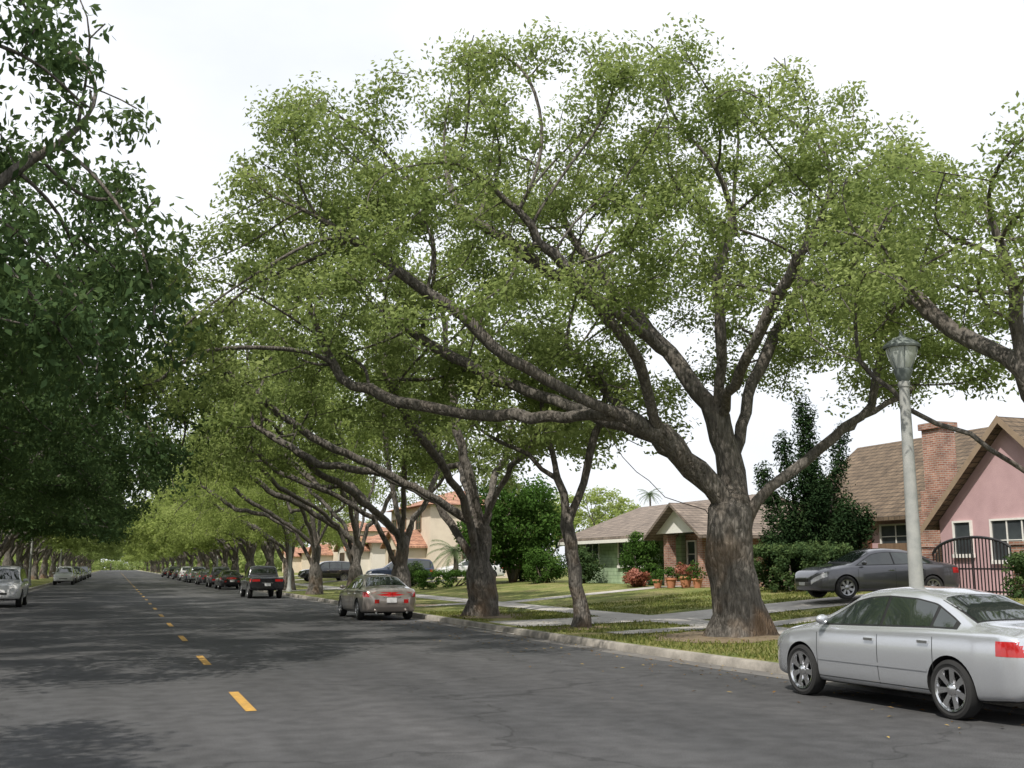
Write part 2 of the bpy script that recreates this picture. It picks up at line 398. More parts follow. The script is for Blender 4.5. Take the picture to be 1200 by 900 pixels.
def dome_attr(n,c,rad,zmin,zmax,shell=.55,p=2.4,thr=-.12,fs=.42,seed=0,hollow=2.5,conv=None):
    out=[]; rs=np.random.default_rng(seed)
    while len(out)<n:
        q=rs.uniform(-1,1,3); s=(abs(q[0])**p+abs(q[1])**p+abs(q[2])**p)**(1/p)
        if s>1 or s<shell: continue
        P=np.array(c)+q*np.array(rad)
        rho=min(1,math.hypot(q[0],q[1]))
        if P[2]<zmin+hollow*(1-rho**1.5) or P[2]>zmax: continue
        if mnoise.noise(Vector(P)*fs+Vector((seed*3.1,0,0)))<thr: continue
        if conv: P=np.array(conv(*P))
        out.append(P)
    return out

# large foreground tree --------------------------------------------------
hero=[
 (None,0,[ab(0,0,-.1),ab(.02,0,.5),ab(0,0,1.2),ab(-.05,0,1.9),ab(-.05,0,2.7)]),
 (0,4,[ab(-.75,-.2,3.6),ab(-1.6,-.5,4.35),ab(-2.5,-.8,4.75),ab(-3.8,-1.2,5.25),ab(-4.9,-1.5,5.8),ab(-5.9,-1.8,6.7),ab(-7,-2,7.4)]),
 (1,2,[ab(-4,.2,4.85),ab(-5.6,.9,4.95),ab(-7.6,1.4,5.35),ab(-9,1.8,6.0)]),
 (1,1,[ab(-2.2,-1.5,5.8),ab(-3.1,-2.1,6.9),ab(-4.,-2.6,7.8),ab(-5,-3,8.8)]),
 (0,4,[ab(.05,.25,3.6),ab(-.2,.3,4.8),ab(-1.2,.7,6.4),ab(-2.3,1.1,7.8),ab(-3.4,1.4,9.4)]),
 (4,1,[ab(-.2,-.3,6.3),ab(-.3,-.5,7.8),ab(.1,-.5,9.3)]),
 (0,3,[ab(.5,-.1,2.9),ab(1.2,-.25,3.5),ab(2.2,-.4,4.3),ab(3.05,-.4,5.0),ab(3.3,-.5,6.1),ab(2.7,-.4,7.6)]),
 (4,0,[ab(.6,.8,5.4),ab(1.3,1.3,6.7),ab(2.1,1.7,8.2)]),
 (0,4,[ab(-.6,.8,3.5),ab(-1.4,2,4.6),ab(-2.4,3.4,5.8),ab(-3.4,4.6,7.4)]),
 (0,3,[ab(-.55,.3,2.75),ab(-1.4,.6,3.05),ab(-2.3,1.0,4.0),ab(-3,1.5,5.2)]),
 (4,1,[ab(.0,-1.2,5.6),ab(.6,-2.4,7.0),ab(1.2,-3.4,8.2)]),
 (6,2,[ab(3.2,.6,4.9),ab(4.4,1.0,5.5),ab(5.2,1.2,6.4)]),
 (4,2,[ab(-2.6,-.2,7.2),ab(-4.3,-.5,8.2),ab(-6,-.6,9.4)]),
 (8,1,[ab(-3.4,2.6,5.4),ab(-5.6,3.4,6.4),ab(-7.6,3.6,7.6)]),
]
attr=dome_attr(2500,(-3.6,.2,4.6),(9.3,5.8,8.7),5.0,13.6,shell=.56,p=2.6,thr=-.05,fs=.5,seed=3,hollow=2.8,conv=ab)
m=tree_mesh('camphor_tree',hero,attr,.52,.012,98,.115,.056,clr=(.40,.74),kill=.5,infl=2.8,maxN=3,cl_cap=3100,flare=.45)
o=bpy.data.objects.new('camphor_tree',m); o.location=(12.7,20.5,.2); COL.objects.link(o)

def rowtree(name,seed,mats,nattr=900,c=(-2.4,0,4.6),rad=(7.8,6.6,7.6),R=.42,nleaf=56,L=.175,W=.085,zmin=4.6,fork=2.6,thr=-.05,cap=1700,hollow=2,shell=.55):
    rs=np.random.default_rng(seed)
    lean=rs.normal(size=2)*.15
    ch=[(None,0,[(0,0,-.1),(lean[0]*.3,lean[1]*.3,fork*.5),(lean[0],lean[1],fork)])]
    k=6; a0=rs.uniform(0,6)
    for i in range(k):
        a=a0+i*6.283/k+rs.normal()*.2
        dx,dy=math.cos(a),math.sin(a); rx=rad[0]*.72; ry=rad[1]*.72
        ex,ey=c[0]+dx*rx,c[1]+dy*ry; ez=fork+rs.uniform(3.2,5.2)
        ch.append((0,2 if i%2 else 1,[(ex*.18+lean[0],ey*.18+lean[1],fork+.9),(ex*.42,ey*.42,fork+2.0+rs.normal()*.3),(ex*.7,ey*.7,fork+(ez-fork)*.62),(ex,ey,ez)]))
    ch.append((0,2,[(lean[0]-.3,lean[1]+.3,fork+1.5),(lean[0]-.8,.2,fork+3.4),(lean[0]-1.2,-.3,fork+5.6)]))
    at=dome_attr(nattr,c,rad,zmin,c[2]+rad[2],shell=shell,seed=seed,thr=thr,hollow=hollow)
    return tree_mesh(name,ch,at,R,.014,nleaf,L,W,clr=(.5,.95),mats=mats,kill=.75,infl=3.5,maxN=3,cl_cap=cap,lod=(32,.36,.18))
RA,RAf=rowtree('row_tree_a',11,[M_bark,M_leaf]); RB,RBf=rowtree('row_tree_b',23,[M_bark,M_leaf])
LA,LAf=rowtree('row_tree_c',31,[M_bark,M_leafd],nattr=1000,fork=3.1,zmin=3.4,hollow=.7,shell=.4,c=(-2.2,0,4.2),rad=(7.8,7.0,7.8))
LB,LBf=rowtree('row_tree_d',47,[M_bark,M_leafd],nattr=1000,fork=3.3,zmin=3.2,hollow=.7,shell=.4,c=(-2.2,0,4.2),rad=(7.6,7.0,7.6))
def recol(me,mt): c=me.copy(); c.materials[1]=mt; return c
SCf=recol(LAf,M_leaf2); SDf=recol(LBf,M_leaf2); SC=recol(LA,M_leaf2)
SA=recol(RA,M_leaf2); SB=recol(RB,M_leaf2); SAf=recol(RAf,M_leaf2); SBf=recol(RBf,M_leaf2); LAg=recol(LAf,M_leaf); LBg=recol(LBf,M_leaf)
def place(me,x,y,rz=0,s=1.,sz=None,name='camphor_tree',mir=1):
    o=bpy.data.objects.new(name,me); o.location=(x,y,terr(x)-.02); o.rotation_euler=(0,0,rz); o.scale=(s,s*mir,sz or s); COL.objects.link(o); return o
ys=[32.3,42,52,61.5,72,84,95,107,118,130,142,155,170,187,206,228,250,272,296,320,345,372,400]
for i,y in enumerate(ys):
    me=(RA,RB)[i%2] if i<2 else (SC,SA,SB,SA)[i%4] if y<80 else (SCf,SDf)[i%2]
    place(me,10.9+random.uniform(-.25,.25),y,random.uniform(-.55,.55),[1.03,.86,.84,.84][i] if i<4 else random.uniform(.8,1.05),sz=[1.03,1.0,1.0,1.0][i] if i<4 else None,mir=random.choice((-1,1)))
ys=[-4,8,21,32.5,44,55,66,78,90,101,113,125,138,152,168,187,208,232,256,280,305,330,358,386,415]
for i,y in enumerate(ys):
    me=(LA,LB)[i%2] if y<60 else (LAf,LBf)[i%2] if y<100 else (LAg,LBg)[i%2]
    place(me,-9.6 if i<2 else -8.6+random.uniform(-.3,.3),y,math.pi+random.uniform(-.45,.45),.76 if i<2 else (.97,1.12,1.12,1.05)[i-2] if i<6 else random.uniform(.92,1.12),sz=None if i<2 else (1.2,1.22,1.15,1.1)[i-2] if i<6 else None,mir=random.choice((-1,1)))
st=[(None,0,[(0,0,-.1),(-.05,.1,1.5),(-.25,.2,2.6),(-.5,.2,3.8)]),(0,3,[(-.8,.1,4.8),(-1.0,0,6)]),(0,2,[(.2,.1,3.7),(.5,0,5.0),(.9,-.2,6)]),(0,3,[(-1.6,.5,4.6),(-2.6,.8,5.2)])]
at=dome_attr(260,(-.4,0,4.5),(3.2,2.6,3.2),4.6,8,shell=.3,seed=5,thr=-.2,hollow=.5)
ST=tree_mesh('street_tree',st,at,.17,.014,44,.15,.07,kill=.6,infl=3,flare=.5)
place(ST,11.1,25.3,0,name='street_tree')
t4=[(None,0,[ab(0,0,-.1),ab(0,0,1),ab(-.1,0,2.0)]),
    (0,2,[ab(-.6,.1,2.8),ab(-1.5,.2,3.5),ab(-2.4,.3,3.9),ab(-3.1,.4,4.7)]),
    (0,2,[ab(-.35,-.3,3.2),ab(-.9,-.5,4.4),ab(-1.0,-.6,5.6),ab(-1.4,-.6,7)]),
    (0,2,[ab(.3,.5,3.4),ab(.6,1.2,5),ab(.5,1.5,6.8)]),(0,2,[ab(.6,-.6,3.2),ab(1.6,-1.5,4.6),ab(2.6,-2,6.2)]),
    (2,1,[ab(-1.6,.4,5.2),ab(-2.3,.9,6.2)])]
at=dome_attr(750,(.1,.2,4.8),(4.3,4.0,4.3),4.9,9.2,shell=.4,seed=9,thr=-.02,hollow=.8,conv=ab)
T4=tree_mesh('edge_tree',t4,at,.34,.012,80,.095,.045,clr=(.34,.58),kill=.5,infl=2.6)
place(T4,13.7,12.3)

# shrubs, hedges, backdrop trees -------------------------------------
def shrub(name,loc,rad,nc,nl,L,W,mt,seed=1,clr=(.25,.45),trunk=None,box=False,lump=.35):
    rs=np.random.default_rng(seed); C=[]
    while len(C)<nc:
        q=rs.uniform(-1,1,3)
        if box:
            a=rs.integers(0,3)
            if a<2: q[a]=np.sign(q[a])*rs.uniform(.8,1)
            else: q[2]=rs.uniform(.8,1)
        else:
            l=np.linalg.norm(q)
            if l>1 or l<.45: continue
            q=q*(1+lump*mnoise.noise(Vector(q)*2.2+Vector((seed,0,0))))
        C.append((q[0]*rad[0],q[1]*rad[1],rad[2]+q[2]*rad[2]+(trunk or 0)))
    C=np.array(C); V,lv=leaf_arrays(C,rs.uniform(clr[0],clr[1],nc),nl,L,W,flat=.85,rs=rs)
    mb=MB(); h=(trunk or 0)+rad[2]
    for i in range(4):
        a=i*1.7; e=(math.cos(a)*rad[0]*.5,math.sin(a)*rad[1]*.5,h*1.2); mb.cyl((math.cos(a)*.08,math.sin(a)*.08,-.1),e,.06+.02*h,.02,7,0)
    if trunk: mb.cyl((0,0,-.1),(0,0,trunk+.5),.1+.03*h,.08,9,0)
    o=bpy.data.objects.new(name,build_mesh(name,mb,V,lv,[M_bark,mt],1)); o.location=(loc[0],loc[1],terr(loc[0])); COL.objects.link(o); return o
shrub('round_tree',(21.5,58.5),(2.9,2.9,2.5),330,60,.22,.12,M_leafs,2,(.5,.9),trunk=.8)
shrub('bush',(22.6,51.2),(.9,.9,.85),90,60,.12,.07,M_leafd,3)
shrub('bush',(22.8,44.9),(.8,.9,1.15),100,60,.12,.07,M_leafs,4)
shrub('bush',(21.8,54.4),(1.1,1.2,.8),80,60,.13,.07,M_leafs,5)
shrub('hedge',(22.2,32.0),(.8,2.3,.75),260,60,.1,.06,M_leafd,6,(.2,.3),box=True)
shrub('hedge',(23.6,21.3),(.6,2.0,.55),200,60,.1,.06,M_leafd,7,(.2,.3),box=True)
shrub('hedge',(18.5,60.3),(2.2,.7,.4),120,50,.12,.07,M_leafs,8,(.2,.3),box=True)
shrub('bush',(17.5,66.5),(1.0,1.0,.7),70,50,.14,.08,M_leafd,9)
shrub('flowering_bush',(21.6,43.0),(.5,.7,.4),50,50,.1,.07,M_flow,10,(.15,.25))
shrub('bush',(22.6,59.8),(1.2,1.2,1.2),80,50,.15,.08,M_leafs,11)
def juniper(loc):
    rs=np.random.default_rng(4); C=[];mb=MB()
    for i in range(15):
        a=rs.uniform(0,6.28); r0=rs.uniform(.2,1.7); h=rs.uniform(2.6,7.6)*(1-.25*r0)
        px,py=math.cos(a)*r0,math.sin(a)*r0; lean=rs.uniform(.1,.35)
        tip=(px+math.cos(a+.5)*h*lean*.6,py+math.sin(a+.5)*h*lean*.6,h)
        mb.cyl((0,0,-.1),(px*.6,py*.6,h*.35),.1,.06,6,0); mb.cyl((px*.6,py*.6,h*.35),tip,.06,.015,5,0)
        for t in np.linspace(.12,1,20):
            w=.5*(1-t)**.6+.08
            for q in range(3): C.append((px*.6+(tip[0]-px*.6)*t+rs.normal()*w*.5,py*.6+(tip[1]-py*.6)*t+rs.normal()*w*.5,.3+(h-.3)*t))
    C=np.array(C); V,lv=leaf_arrays(C,np.full(len(C),.36),60,.14,.055,flat=1.3,rs=rs)
    mt=leafmat('juniper_needles',[(0,(.008,.018,.008)),(.5,(.022,.042,.018)),(1,(.05,.08,.03))],.15,(.04,.08,.02))
    o=bpy.data.objects.new('juniper_tree',build_mesh('juniper',mb,V,lv,[M_bark,mt],1)); o.location=(loc[0],loc[1],terr(loc[0])); COL.objects.link(o)
juniper((23.4,32.6))
bgp=[(41,26,.8,RBf),(43,38,.7,RAf),(44,68,.65,RAf),(40,86,.8,SBf),(42,104,.8,RAf),(44,14,.9,RAf),(38,125,.85,SAf),(40,150,.9,SBf),(36,178,.9,RAf),(-30,60,.9,LAf),(-28,85,.9,LBf),(-30,112,.9,LAf),(-27,140,.9,LBf)]
for x,y,s,me in bgp: place(me,x,y,random.uniform(0,6),s,s*.8,name='garden_tree')
C=[]; rs=np.random.default_rng(8)
for i in range(900):
    sd=-1 if i%2 else 1
    x=sd*rs.uniform(16,140) ; y=rs.uniform(300,420)
    C.append((x,y,rs.uniform(.5,9)))
for i in range(500):
    sd=-1 if i%2 else 1
    C.append((sd*rs.uniform(14,30)+(2 if sd>0 else 0),rs.uniform(180,320),rs.uniform(.5,5)))
for i in range(160): C.append((rs.uniform(-18,20),rs.uniform(540,600),rs.uniform(.5,4)))
for i in range(300):
    sd=-1 if i%2 else 1
    C.append((sd*rs.uniform(9,20)+1.5,rs.uniform(420,560),rs.uniform(.5,13)))
C=np.array(C); V,lv=leaf_arrays(C,rs.uniform(2,3.4,len(C)),40,1.0,.6,rs=rs,flat=.8)
mb=MB()
for c in C[::14]: mb.cyl((c[0],c[1],-.1),(c[0],c[1],c[2]),.35,.2,6,0)
o=bpy.data.objects.new('distant_trees',build_mesh('distant_trees',mb,V,lv,[M_bark,M_leaf],1)); COL.objects.link(o)
M_palm=mat('palm_frond',(.05,.09,.025),(.09,.13,.04),6,.6)
def palm(loc,h,s=1):
    mb=MB(); p=Vector((0,0,-.1))
    for i in range(8):
        q=Vector((.12*math.sin(i*.4),.05*i/8,h*(i+1)/8)); mb.cyl(p,q,.2-.008*i,.19-.008*i,9,0); p=q
    for i in range(26):
        a=i*2.4; e=.9-1.5*(i/26); pts=[p.copy()]; d=Vector((math.cos(a)*math.cos(e),math.sin(a)*math.cos(e),math.sin(e)))
        for k in range(7): 
            pts.append(pts[-1]+d*.32*s); d=(d+Vector((0,0,-.17))).normalized()
        side=Vector((-math.sin(a),math.cos(a),0))
        for k in range(7):
            for sg in(-1,1):
                for q in range(3):
                    b=pts[k].lerp(pts[k+1],q/3); t=b+side*sg*.5*s*(1-k/9)+Vector((0,0,-.2*s))+(pts[k+1]-pts[k])*.6
                    mb.add([b,b+(pts[k+1]-pts[k])*.18,t],[(0,1,2)],1)
    o=mb.obj('palm_tree',[M_bark,M_palm]); o.location=(loc[0],loc[1],terr(loc[0]))
palm((20.3,66),2.0,.85); palm((78,150),12,1.0)

M_dirt=mat('bare_dirt',(.13,.09,.055),(.20,.16,.10),5,.95,bump=.5,bscale=30)
dm=MB()
for cx,cy,r0 in((12.7,20.5,1.75),(10.9,32.3,1.5),(11.1,25.3,.8),(10.9,42,1.2)):
    ring=[]
    for k_ in range(40):
        a=k_*math.pi/20; rr_=r0*(1+.3*mnoise.noise(Vector((math.cos(a)*1.7+cx,math.sin(a)*1.7+cy,0)))+.08*math.sin(9*a))
        ring.append([(min(max(cx+math.cos(a)*rr_*f,9.95 if f>.99 else 0),13.45),cy+math.sin(a)*rr_*f) for f in(.05,.5,1)])
    ring.append(ring[0]); dm.grid(np.array([[(p[0],p[1],terr(p[0])+.009+.02*(2-j)) for j,p in enumerate(q)] for q in ring]),flip=True)
dm.obj('dirt',[M_dirt],smooth=True)
# grass blades + fallen leaves
def blades():
    rs=np.random.default_rng(2); n=60000
    x=rs.uniform(9.8,22,n); y=rs.uniform(11,36,n)
    ok=(x>np.array([curbR(v)+.2 for v in y]))&~((x>13.45)&(x<15.05))&~((y+.13*np.maximum(x-11,0)>26.45)&(y+.13*np.maximum(x-11,0)<29.45))&~((y>22.55)&(y<23.65))&(np.hypot(x-12.7,y-20.5)>1.45+.3*rs.random(n))
    ok&=np.array([mnoise.noise(Vector((a*.5,b*.5,3)))>-.28 for a,b in zip(x,y)])
    x=x[ok];y=y[ok];n=len(x); z=np.array([terr(v) for v in x])
    h=rs.uniform(.025,.075,n); a=rs.uniform(0,6.28,n); w=rs.uniform(.008,.02,n); lx_=rs.normal(size=n)*.025; ly=rs.normal(size=n)*.025
    V=np.stack([np.stack([x-np.cos(a)*w,y-np.sin(a)*w,z],1),np.stack([x+np.cos(a)*w,y+np.sin(a)*w,z],1),
                np.stack([x+lx_+np.cos(a)*w*.3,y+ly+np.sin(a)*w*.3,z+h],1),np.stack([x+lx_-np.cos(a)*w*.3,y+ly-np.sin(a)*w*.3,z+h],1)],1).reshape(-1,3)
    o=bpy.data.objects.new('grass',build_mesh('grass',MB(),V,rs.random(n),[M_grassb],0)); COL.objects.link(o)
blades()
def fallen():
    rs=np.random.default_rng(12); n=650
    y=rs.uniform(5,45,n); e=np.abs(rs.normal(size=n))*1.1; cr=np.array([curbR(v) for v in y]); x=cr-.05-e
    x2=rs.uniform(10.8,13.4,250); y2=rs.uniform(14,30,250)
    x=np.concatenate([x,x2]); y=np.concatenate([y,y2]); z=np.array([terr(a)+.02 if a>10.7 else .014 for a in x])
    n=len(x); a=rs.uniform(0,6.28,n); L=rs.uniform(.02,.05,n); W=L*.5
    c,s=np.cos(a),np.sin(a); tz=rs.uniform(-.3,.3,n)*L
    V=np.stack([np.stack([x-c*L,y-s*L,z],1),np.stack([x+s*W,y-c*W,z+.012],1),np.stack([x+c*L,y+s*L,z+.003+np.abs(tz)],1),np.stack([x-s*W,y+c*W,z+.008],1)],1).reshape(-1,3)
    mt=leafmat('dry_leaves',[(0,(.10,.05,.02)),(.5,(.22,.13,.05)),(1,(.38,.28,.10))],.1)
    o=bpy.data.objects.new('fallen_leaves',build_mesh('fallen_leaves',MB(),V,rs.random(n),[mt],0)); COL.objects.link(o)
fallen()

# ------------------------------------------------------------------ street lamps
M_lamp=mat('lamp_concrete',(.24,.25,.24),(.34,.34,.32),6,.8,bump=.2,bscale=80)
M_lmet=mat('lamp_metal',(.10,.12,.115),(.16,.18,.17),8,.5)
M_lgl=mat('lamp_globe_glass',(.42,.45,.42),(.36,.39,.37),8,.2,coat=.5)
def lamp(x,y,h=4.95,rz=0):
    e=empty('street_lamp',(x,y,terr(x)))
    p=MB(); p.lathe([(.19,0),(.19,.12),(.14,.22),(.12,.5),(.112,.6),(.075,h-.75),(.09,h-.73),(.09,h-.66),(.055,h-.64),(0,h-.64)],(0,0,0),n=16); p.obj('post',[M_lamp],e,True)
    c=MB(); c.lathe([(.06,h-.66),(.11,h-.6),(.12,h-.54),(.14,h-.5),(.14,h-.46)],(0,0,0),n=16)
    c.lathe([(.27,h-.14),(.28,h-.11),(.25,h-.07),(.16,h-.01),(.07,h+.03),(.03,h+.06),(.02,h+.12),(0,h+.13)],(0,0,0),n=20); c.obj('cap',[M_lmet],e,True)
    g=MB(); g.lathe([(.12,h-.46),(.17,h-.36),(.215,h-.24),(.235,h-.14)],(0,0,0),n=20); g.obj('globe',[M_lgl],e,True)
    f=MB()
    for i in range(6):
        a=i*math.pi/3; f.cyl((math.cos(a)*.128,math.sin(a)*.128,h-.47),(math.cos(a)*.245,math.sin(a)*.245,h-.13),.008,.008,5)
    f.obj('frame',[M_lmet],e)
lamp(11.05,12.9); lamp(10.3,68.6); lamp(10.3,120); lamp(-6.6,98); lamp(-6.6,150)

# ------------------------------------------------------------------ houses
M_pink=mat('pink_stucco',(.43,.28,.29),(.51,.34,.35),1.5,.95,bump=.3,bscale=40)
M_green=brickmat('green_siding',(.30,.40,.25),(.33,.43,.28),(.20,.28,.17),bw=60,bh=.18,ms=.012)
M_cream=mat('cream_stucco',(.55,.47,.38),(.66,.57,.46),1.2,.95,bump=.25,bscale=40)
M_white=mat('white_paint',(.75,.74,.70),(.68,.66,.62),3,.6)
M_shing=brickmat('brown_shingles',(.11,.078,.05),(.16,.115,.075),(.05,.037,.025),bw=.3,bh=.16,ms=.018)
M_shing2=brickmat('grey_shingles',(.17,.135,.11),(.23,.185,.15),(.08,.065,.055),bw=.3,bh=.11,ms=.012)
M_tile=brickmat('clay_tiles',(.34,.17,.11),(.42,.23,.15),(.15,.07,.05),bw=.22,bh=.3,ms=.02,bump=.8)
M_brick=brickmat('red_brick',(.25,.10,.065),(.38,.19,.13),(.36,.32,.28))
M_wood=mat('brown_wood',(.13,.08,.05),(.20,.13,.08),8,.7,stretch=(1,1,.2))
M_win=mat('window_glass',(.03,.035,.04),(.06,.07,.075),1.2,.06,spec=.8)
M_iron=mat('wrought_iron',(.015,.015,.016),None,4,.5)
M_door=mat('door_paint',(.14,.06,.035),(.18,.08,.05),5,.5)
def gable_roof(mb,x0,x1,y0,y1,z,h,axis='y',ov=.45,th=.14,mi=0):
    if axis=='y':
        xm=(x0+x1)/2; k=h/((x1-x0)/2)
        for sx in(-1,1):
            xe=xm+sx*((x1-x0)/2+ov); ze=z-ov*k
            v=[(xe,y0-ov,ze),(xe,y1+ov,ze),(xm,y1+ov,z+h),(xm,y0-ov,z+h)]
            v2=[(a,b,c+th) for a,b,c in v]
            f=[(0,1,2,3),(7,6,5,4),(0,4,5,1),(1,5,6,2),(3,7,4,0)]
            if sx>0: f=[q[::-1] for q in f]
            mb.add(v+v2,f,mi)
    else:
        ym=(y0+y1)/2; k=h/((y1-y0)/2)
        for sy in(-1,1):
            ye=ym+sy*((y1-y0)/2+ov); ze=z-ov*k
            v=[(x0-ov,ye,ze),(x1+ov,ye,ze),(x1+ov,ym,z+h),(x0-ov,ym,z+h)]
            v2=[(a,b,c+th) for a,b,c in v]
            f=[(3,2,1,0),(4,5,6,7),(1,5,4,0),(2,6,5,1),(0,4,7,3)]
            if sy>0: f=[q[::-1] for q in f]
            mb.add(v+v2,f,mi)
def walls(mb,x0,x1,y0,y1,z0,z1,gh=0,axis='y',mi=0):
    if not gh: mb.box(x0,x1,y0,y1,z0,z1,mi); return
    if axis=='y':
        xm=(x0+x1)/2; v=[(x0,z0),(x1,z0),(x1,z1),(xm,z1+gh),(x0,z1)]; V=[(a,y0,b) for a,b in v]+[(a,y1,b) for a,b in v]
    else:
        ym=(y0+y1)/2; v=[(y0,z0),(y1,z0),(y1,z1),(ym,z1+gh),(y0,z1)]; V=[(x0,a,b) for a,b in v]+[(x1,a,b) for a,b in v]
    F=[(0,1,2,3,4),(9,8,7,6,5)]+[((i+1)%5,i,i+5,(i+1)%5+5) for i in range(5)]
    mb.add(V,F,mi)
def winx(mf,mg,X,y0,y1,z0,z1,nx=2,nz=2,t=.06):
    mg.box(X-.02,X+.02,y0,y1,z0,z1)
    mf.box(X-.07,X+.01,y0-t,y0,z0-t,z1+t); mf.box(X-.07,X+.01,y1,y1+t,z0-t,z1+t); mf.box(X-.07,X+.01,y0,y1,z1,z1+t); mf.box(X-.1,X+.01,y0-t*1.5,y1+t*1.5,z0-t*2,z0-.001)
    for i in range(1,nx): yy=y0+(y1-y0)*i/nx; mf.box(X-.045,X-.018,yy-.02,yy+.02,z0,z1)
    for i in range(1,nz): zz=z0+(z1-z0)*i/nz; mf.box(X-.043,X-.019,y0,y1,zz-.015,zz+.015)
def winy(mf,mg,Y,x0,x1,z0,z1,nx=2,nz=2,t=.06):
    mg.box(x0,x1,Y-.02,Y+.02,z0,z1)
    mf.box(x0-t,x0,Y-.07,Y+.01,z0-t,z1+t); mf.box(x1,x1+t,Y-.07,Y+.01,z0-t,z1+t); mf.box(x0,x1,Y-.07,Y+.01,z1,z1+t); mf.box(x0-t,x1+t,Y-.1,Y+.01,z0-t*2,z0-.001)
    for i in range(1,nx): xx=x0+(x1-x0)*i/nx; mf.box(xx-.02,xx+.02,Y-.045,Y-.018,z0,z1)
    for i in range(1,nz): zz=z0+(z1-z0)*i/nz; mf.box(x0,x1,Y-.043,Y-.019,zz-.015,zz+.015)
# pink house
e=empty('pink_stucco_house')
w=MB(); walls(w,27,35,29,39,.5,3.7,3.1,'y'); walls(w,25.6,31,22.2,28.6,.5,3.2,2.9,'x'); w.obj('walls',[M_pink],e)
rf=MB(); gable_roof(rf,27,35,29,39,3.72,3.1,'y',.45); gable_roof(rf,25.6,31,22.2,28.6,3.22,2.9,'x',.35); rf.obj('roof',[M_shing],e)
ch=MB(); ch.box(26.1,27.1,28.75,30.3,.5,3.6); ch.box(26.2,27.0,28.95,30.1,3.6,4.3); ch.box(26.28,26.95,29.1,29.95,4.3,6.4); ch.box(26.2,27.03,29.02,30.03,6.4,6.62); ch.obj('chimney',[M_brick],e)
fr=MB();gl=MB(); winx(fr,gl,26.99,31.6,33.2,2.0,3.2,2,3); winx(fr,gl,26.99,35.2,37.4,2.0,3.2,3,3); winx(fr,gl,25.59,24.5,26.3,1.9,3.1,3,2); winx(fr,gl,25.59,27.2,27.9,2.1,3.1,1,2)
winy(fr,gl,22.19,27,28.5,1.9,3.1); fr.obj('window_frames',[M_white],e); gl.obj('windows',[M_win],e)
bb=MB(); bb.add([(25.2,21.75,2.75),(25.2,25.4,6.05),(25.2,25.4,6.3),(25.2,21.75,3.0)],[(0,1,2,3)]); bb.add([(25.2,29.05,2.75),(25.2,25.4,6.05),(25.2,25.4,6.3),(25.2,29.05,3.0)],[(3,2,1,0)]); bb.obj('barge_boards',[mat('tan_trim',(.30,.22,.15),None,4,.7)],e)
dd=MB(); dd.box(26.93,26.99,33.8,34.8,.85,3.0); dd.obj('door',[M_door],e)
# gate
e=empty('iron_gate'); g=MB(); zg=.86
for s in(0,1):
    ya,yb=(23.7,25.3) if s==0 else (25.36,26.96)
    n=12
    for i in range(n+1):
        yy=ya+(yb-ya)*i/n; u=abs(yy-25.33)/1.65; hh=1.15+.55*math.sqrt(max(0,1-u*u)); g.box(23.79,23.81,yy-.018,yy+.018,zg+.05,zg+hh)
        if i<n:
            y2=ya+(yb-ya)*(i+1)/n; u2=abs(y2-25.33)/1.65; h2=1.15+.55*math.sqrt(max(0,1-u2*u2)); g.cyl((23.8,yy,zg+hh),(23.8,y2,zg+h2),.045,.045,6)
    for zz in(.1,.75): g.box(23.785,23.815,ya,yb,zg+zz,zg+zz+.05)
g.obj('bars',[M_iron],e)
g=MB()
for yy in(23.45,27.2): g.box(23.62,23.98,yy-.2,yy+.2,.8,2.3); g.box(23.58,24.02,yy-.24,yy+.24,2.3,2.4)
g.obj('piers',[M_brick],e)
wf=MB()
for i in range(14): wf.box(23.8,23.84,27.42+i*.15,27.42+i*.15+.14,.85,2.45)
wf.box(23.84,23.9,27.42,29.5,1.1,1.2); wf.box(23.84,23.9,27.42,29.5,2.1,2.2)
wf.obj('wooden_fence',[M_wood])
# green house
e=empty('green_bungalow')
w=MB(); walls(w,24,33,43.2,55.5,.5,3.25,1.7,'y'); w.obj('walls',[M_green],e)
w=MB(); w.box(23.96,24.4,43.3,44.4,.5,1.6); w.box(23.0,23.4,39.6,40.0,.5,3.1); w.box(23.0,23.4,42.6,43.0,.5,3.1); w.box(23.05,24.2,40.0,42.6,.5,1.05); walls(w,24.2,31,39.4,43.15,.5,3.15,0); w.obj('brick_porch',[M_brick],e)
rf=MB(); gable_roof(rf,24,33,43.2,55.5,3.27,1.7,'y',.6); gable_roof(rf,22.9,31,39.3,43.3,3.15,1.15,'x',.5); rf.obj('roof',[M_shing2],e)
w=MB(); w.add([(22.8,39.1,3.14),(22.8,43.5,3.14),(22.8,41.3,4.32)],[(2,1,0)]); w.add([(22.84,39.1,3.14),(22.84,43.5,3.14),(22.84,41.3,4.32)],[(0,1,2)]); w.box(23.3,23.42,43.8,56.1,2.88,3.04); w.obj('gable_trim',[M_white],e)
fr=MB();gl=MB(); winx(fr,gl,23.99,46.6,49.6,1.75,2.95,3,2); winx(fr,gl,23.99,52.0,53.6,1.75,2.95,2,2); winx(fr,gl,24.19,42.2,42.9,1.7,2.8,1,2); fr.obj('window_frames',[M_white],e); gl.obj('windows',[M_win],e)
dd=MB(); dd.box(24.12,24.19,40.5,41.4,1.05,3.0); dd.obj('door',[mat('red_door',(.25,.06,.03),None,4,.5)],e)
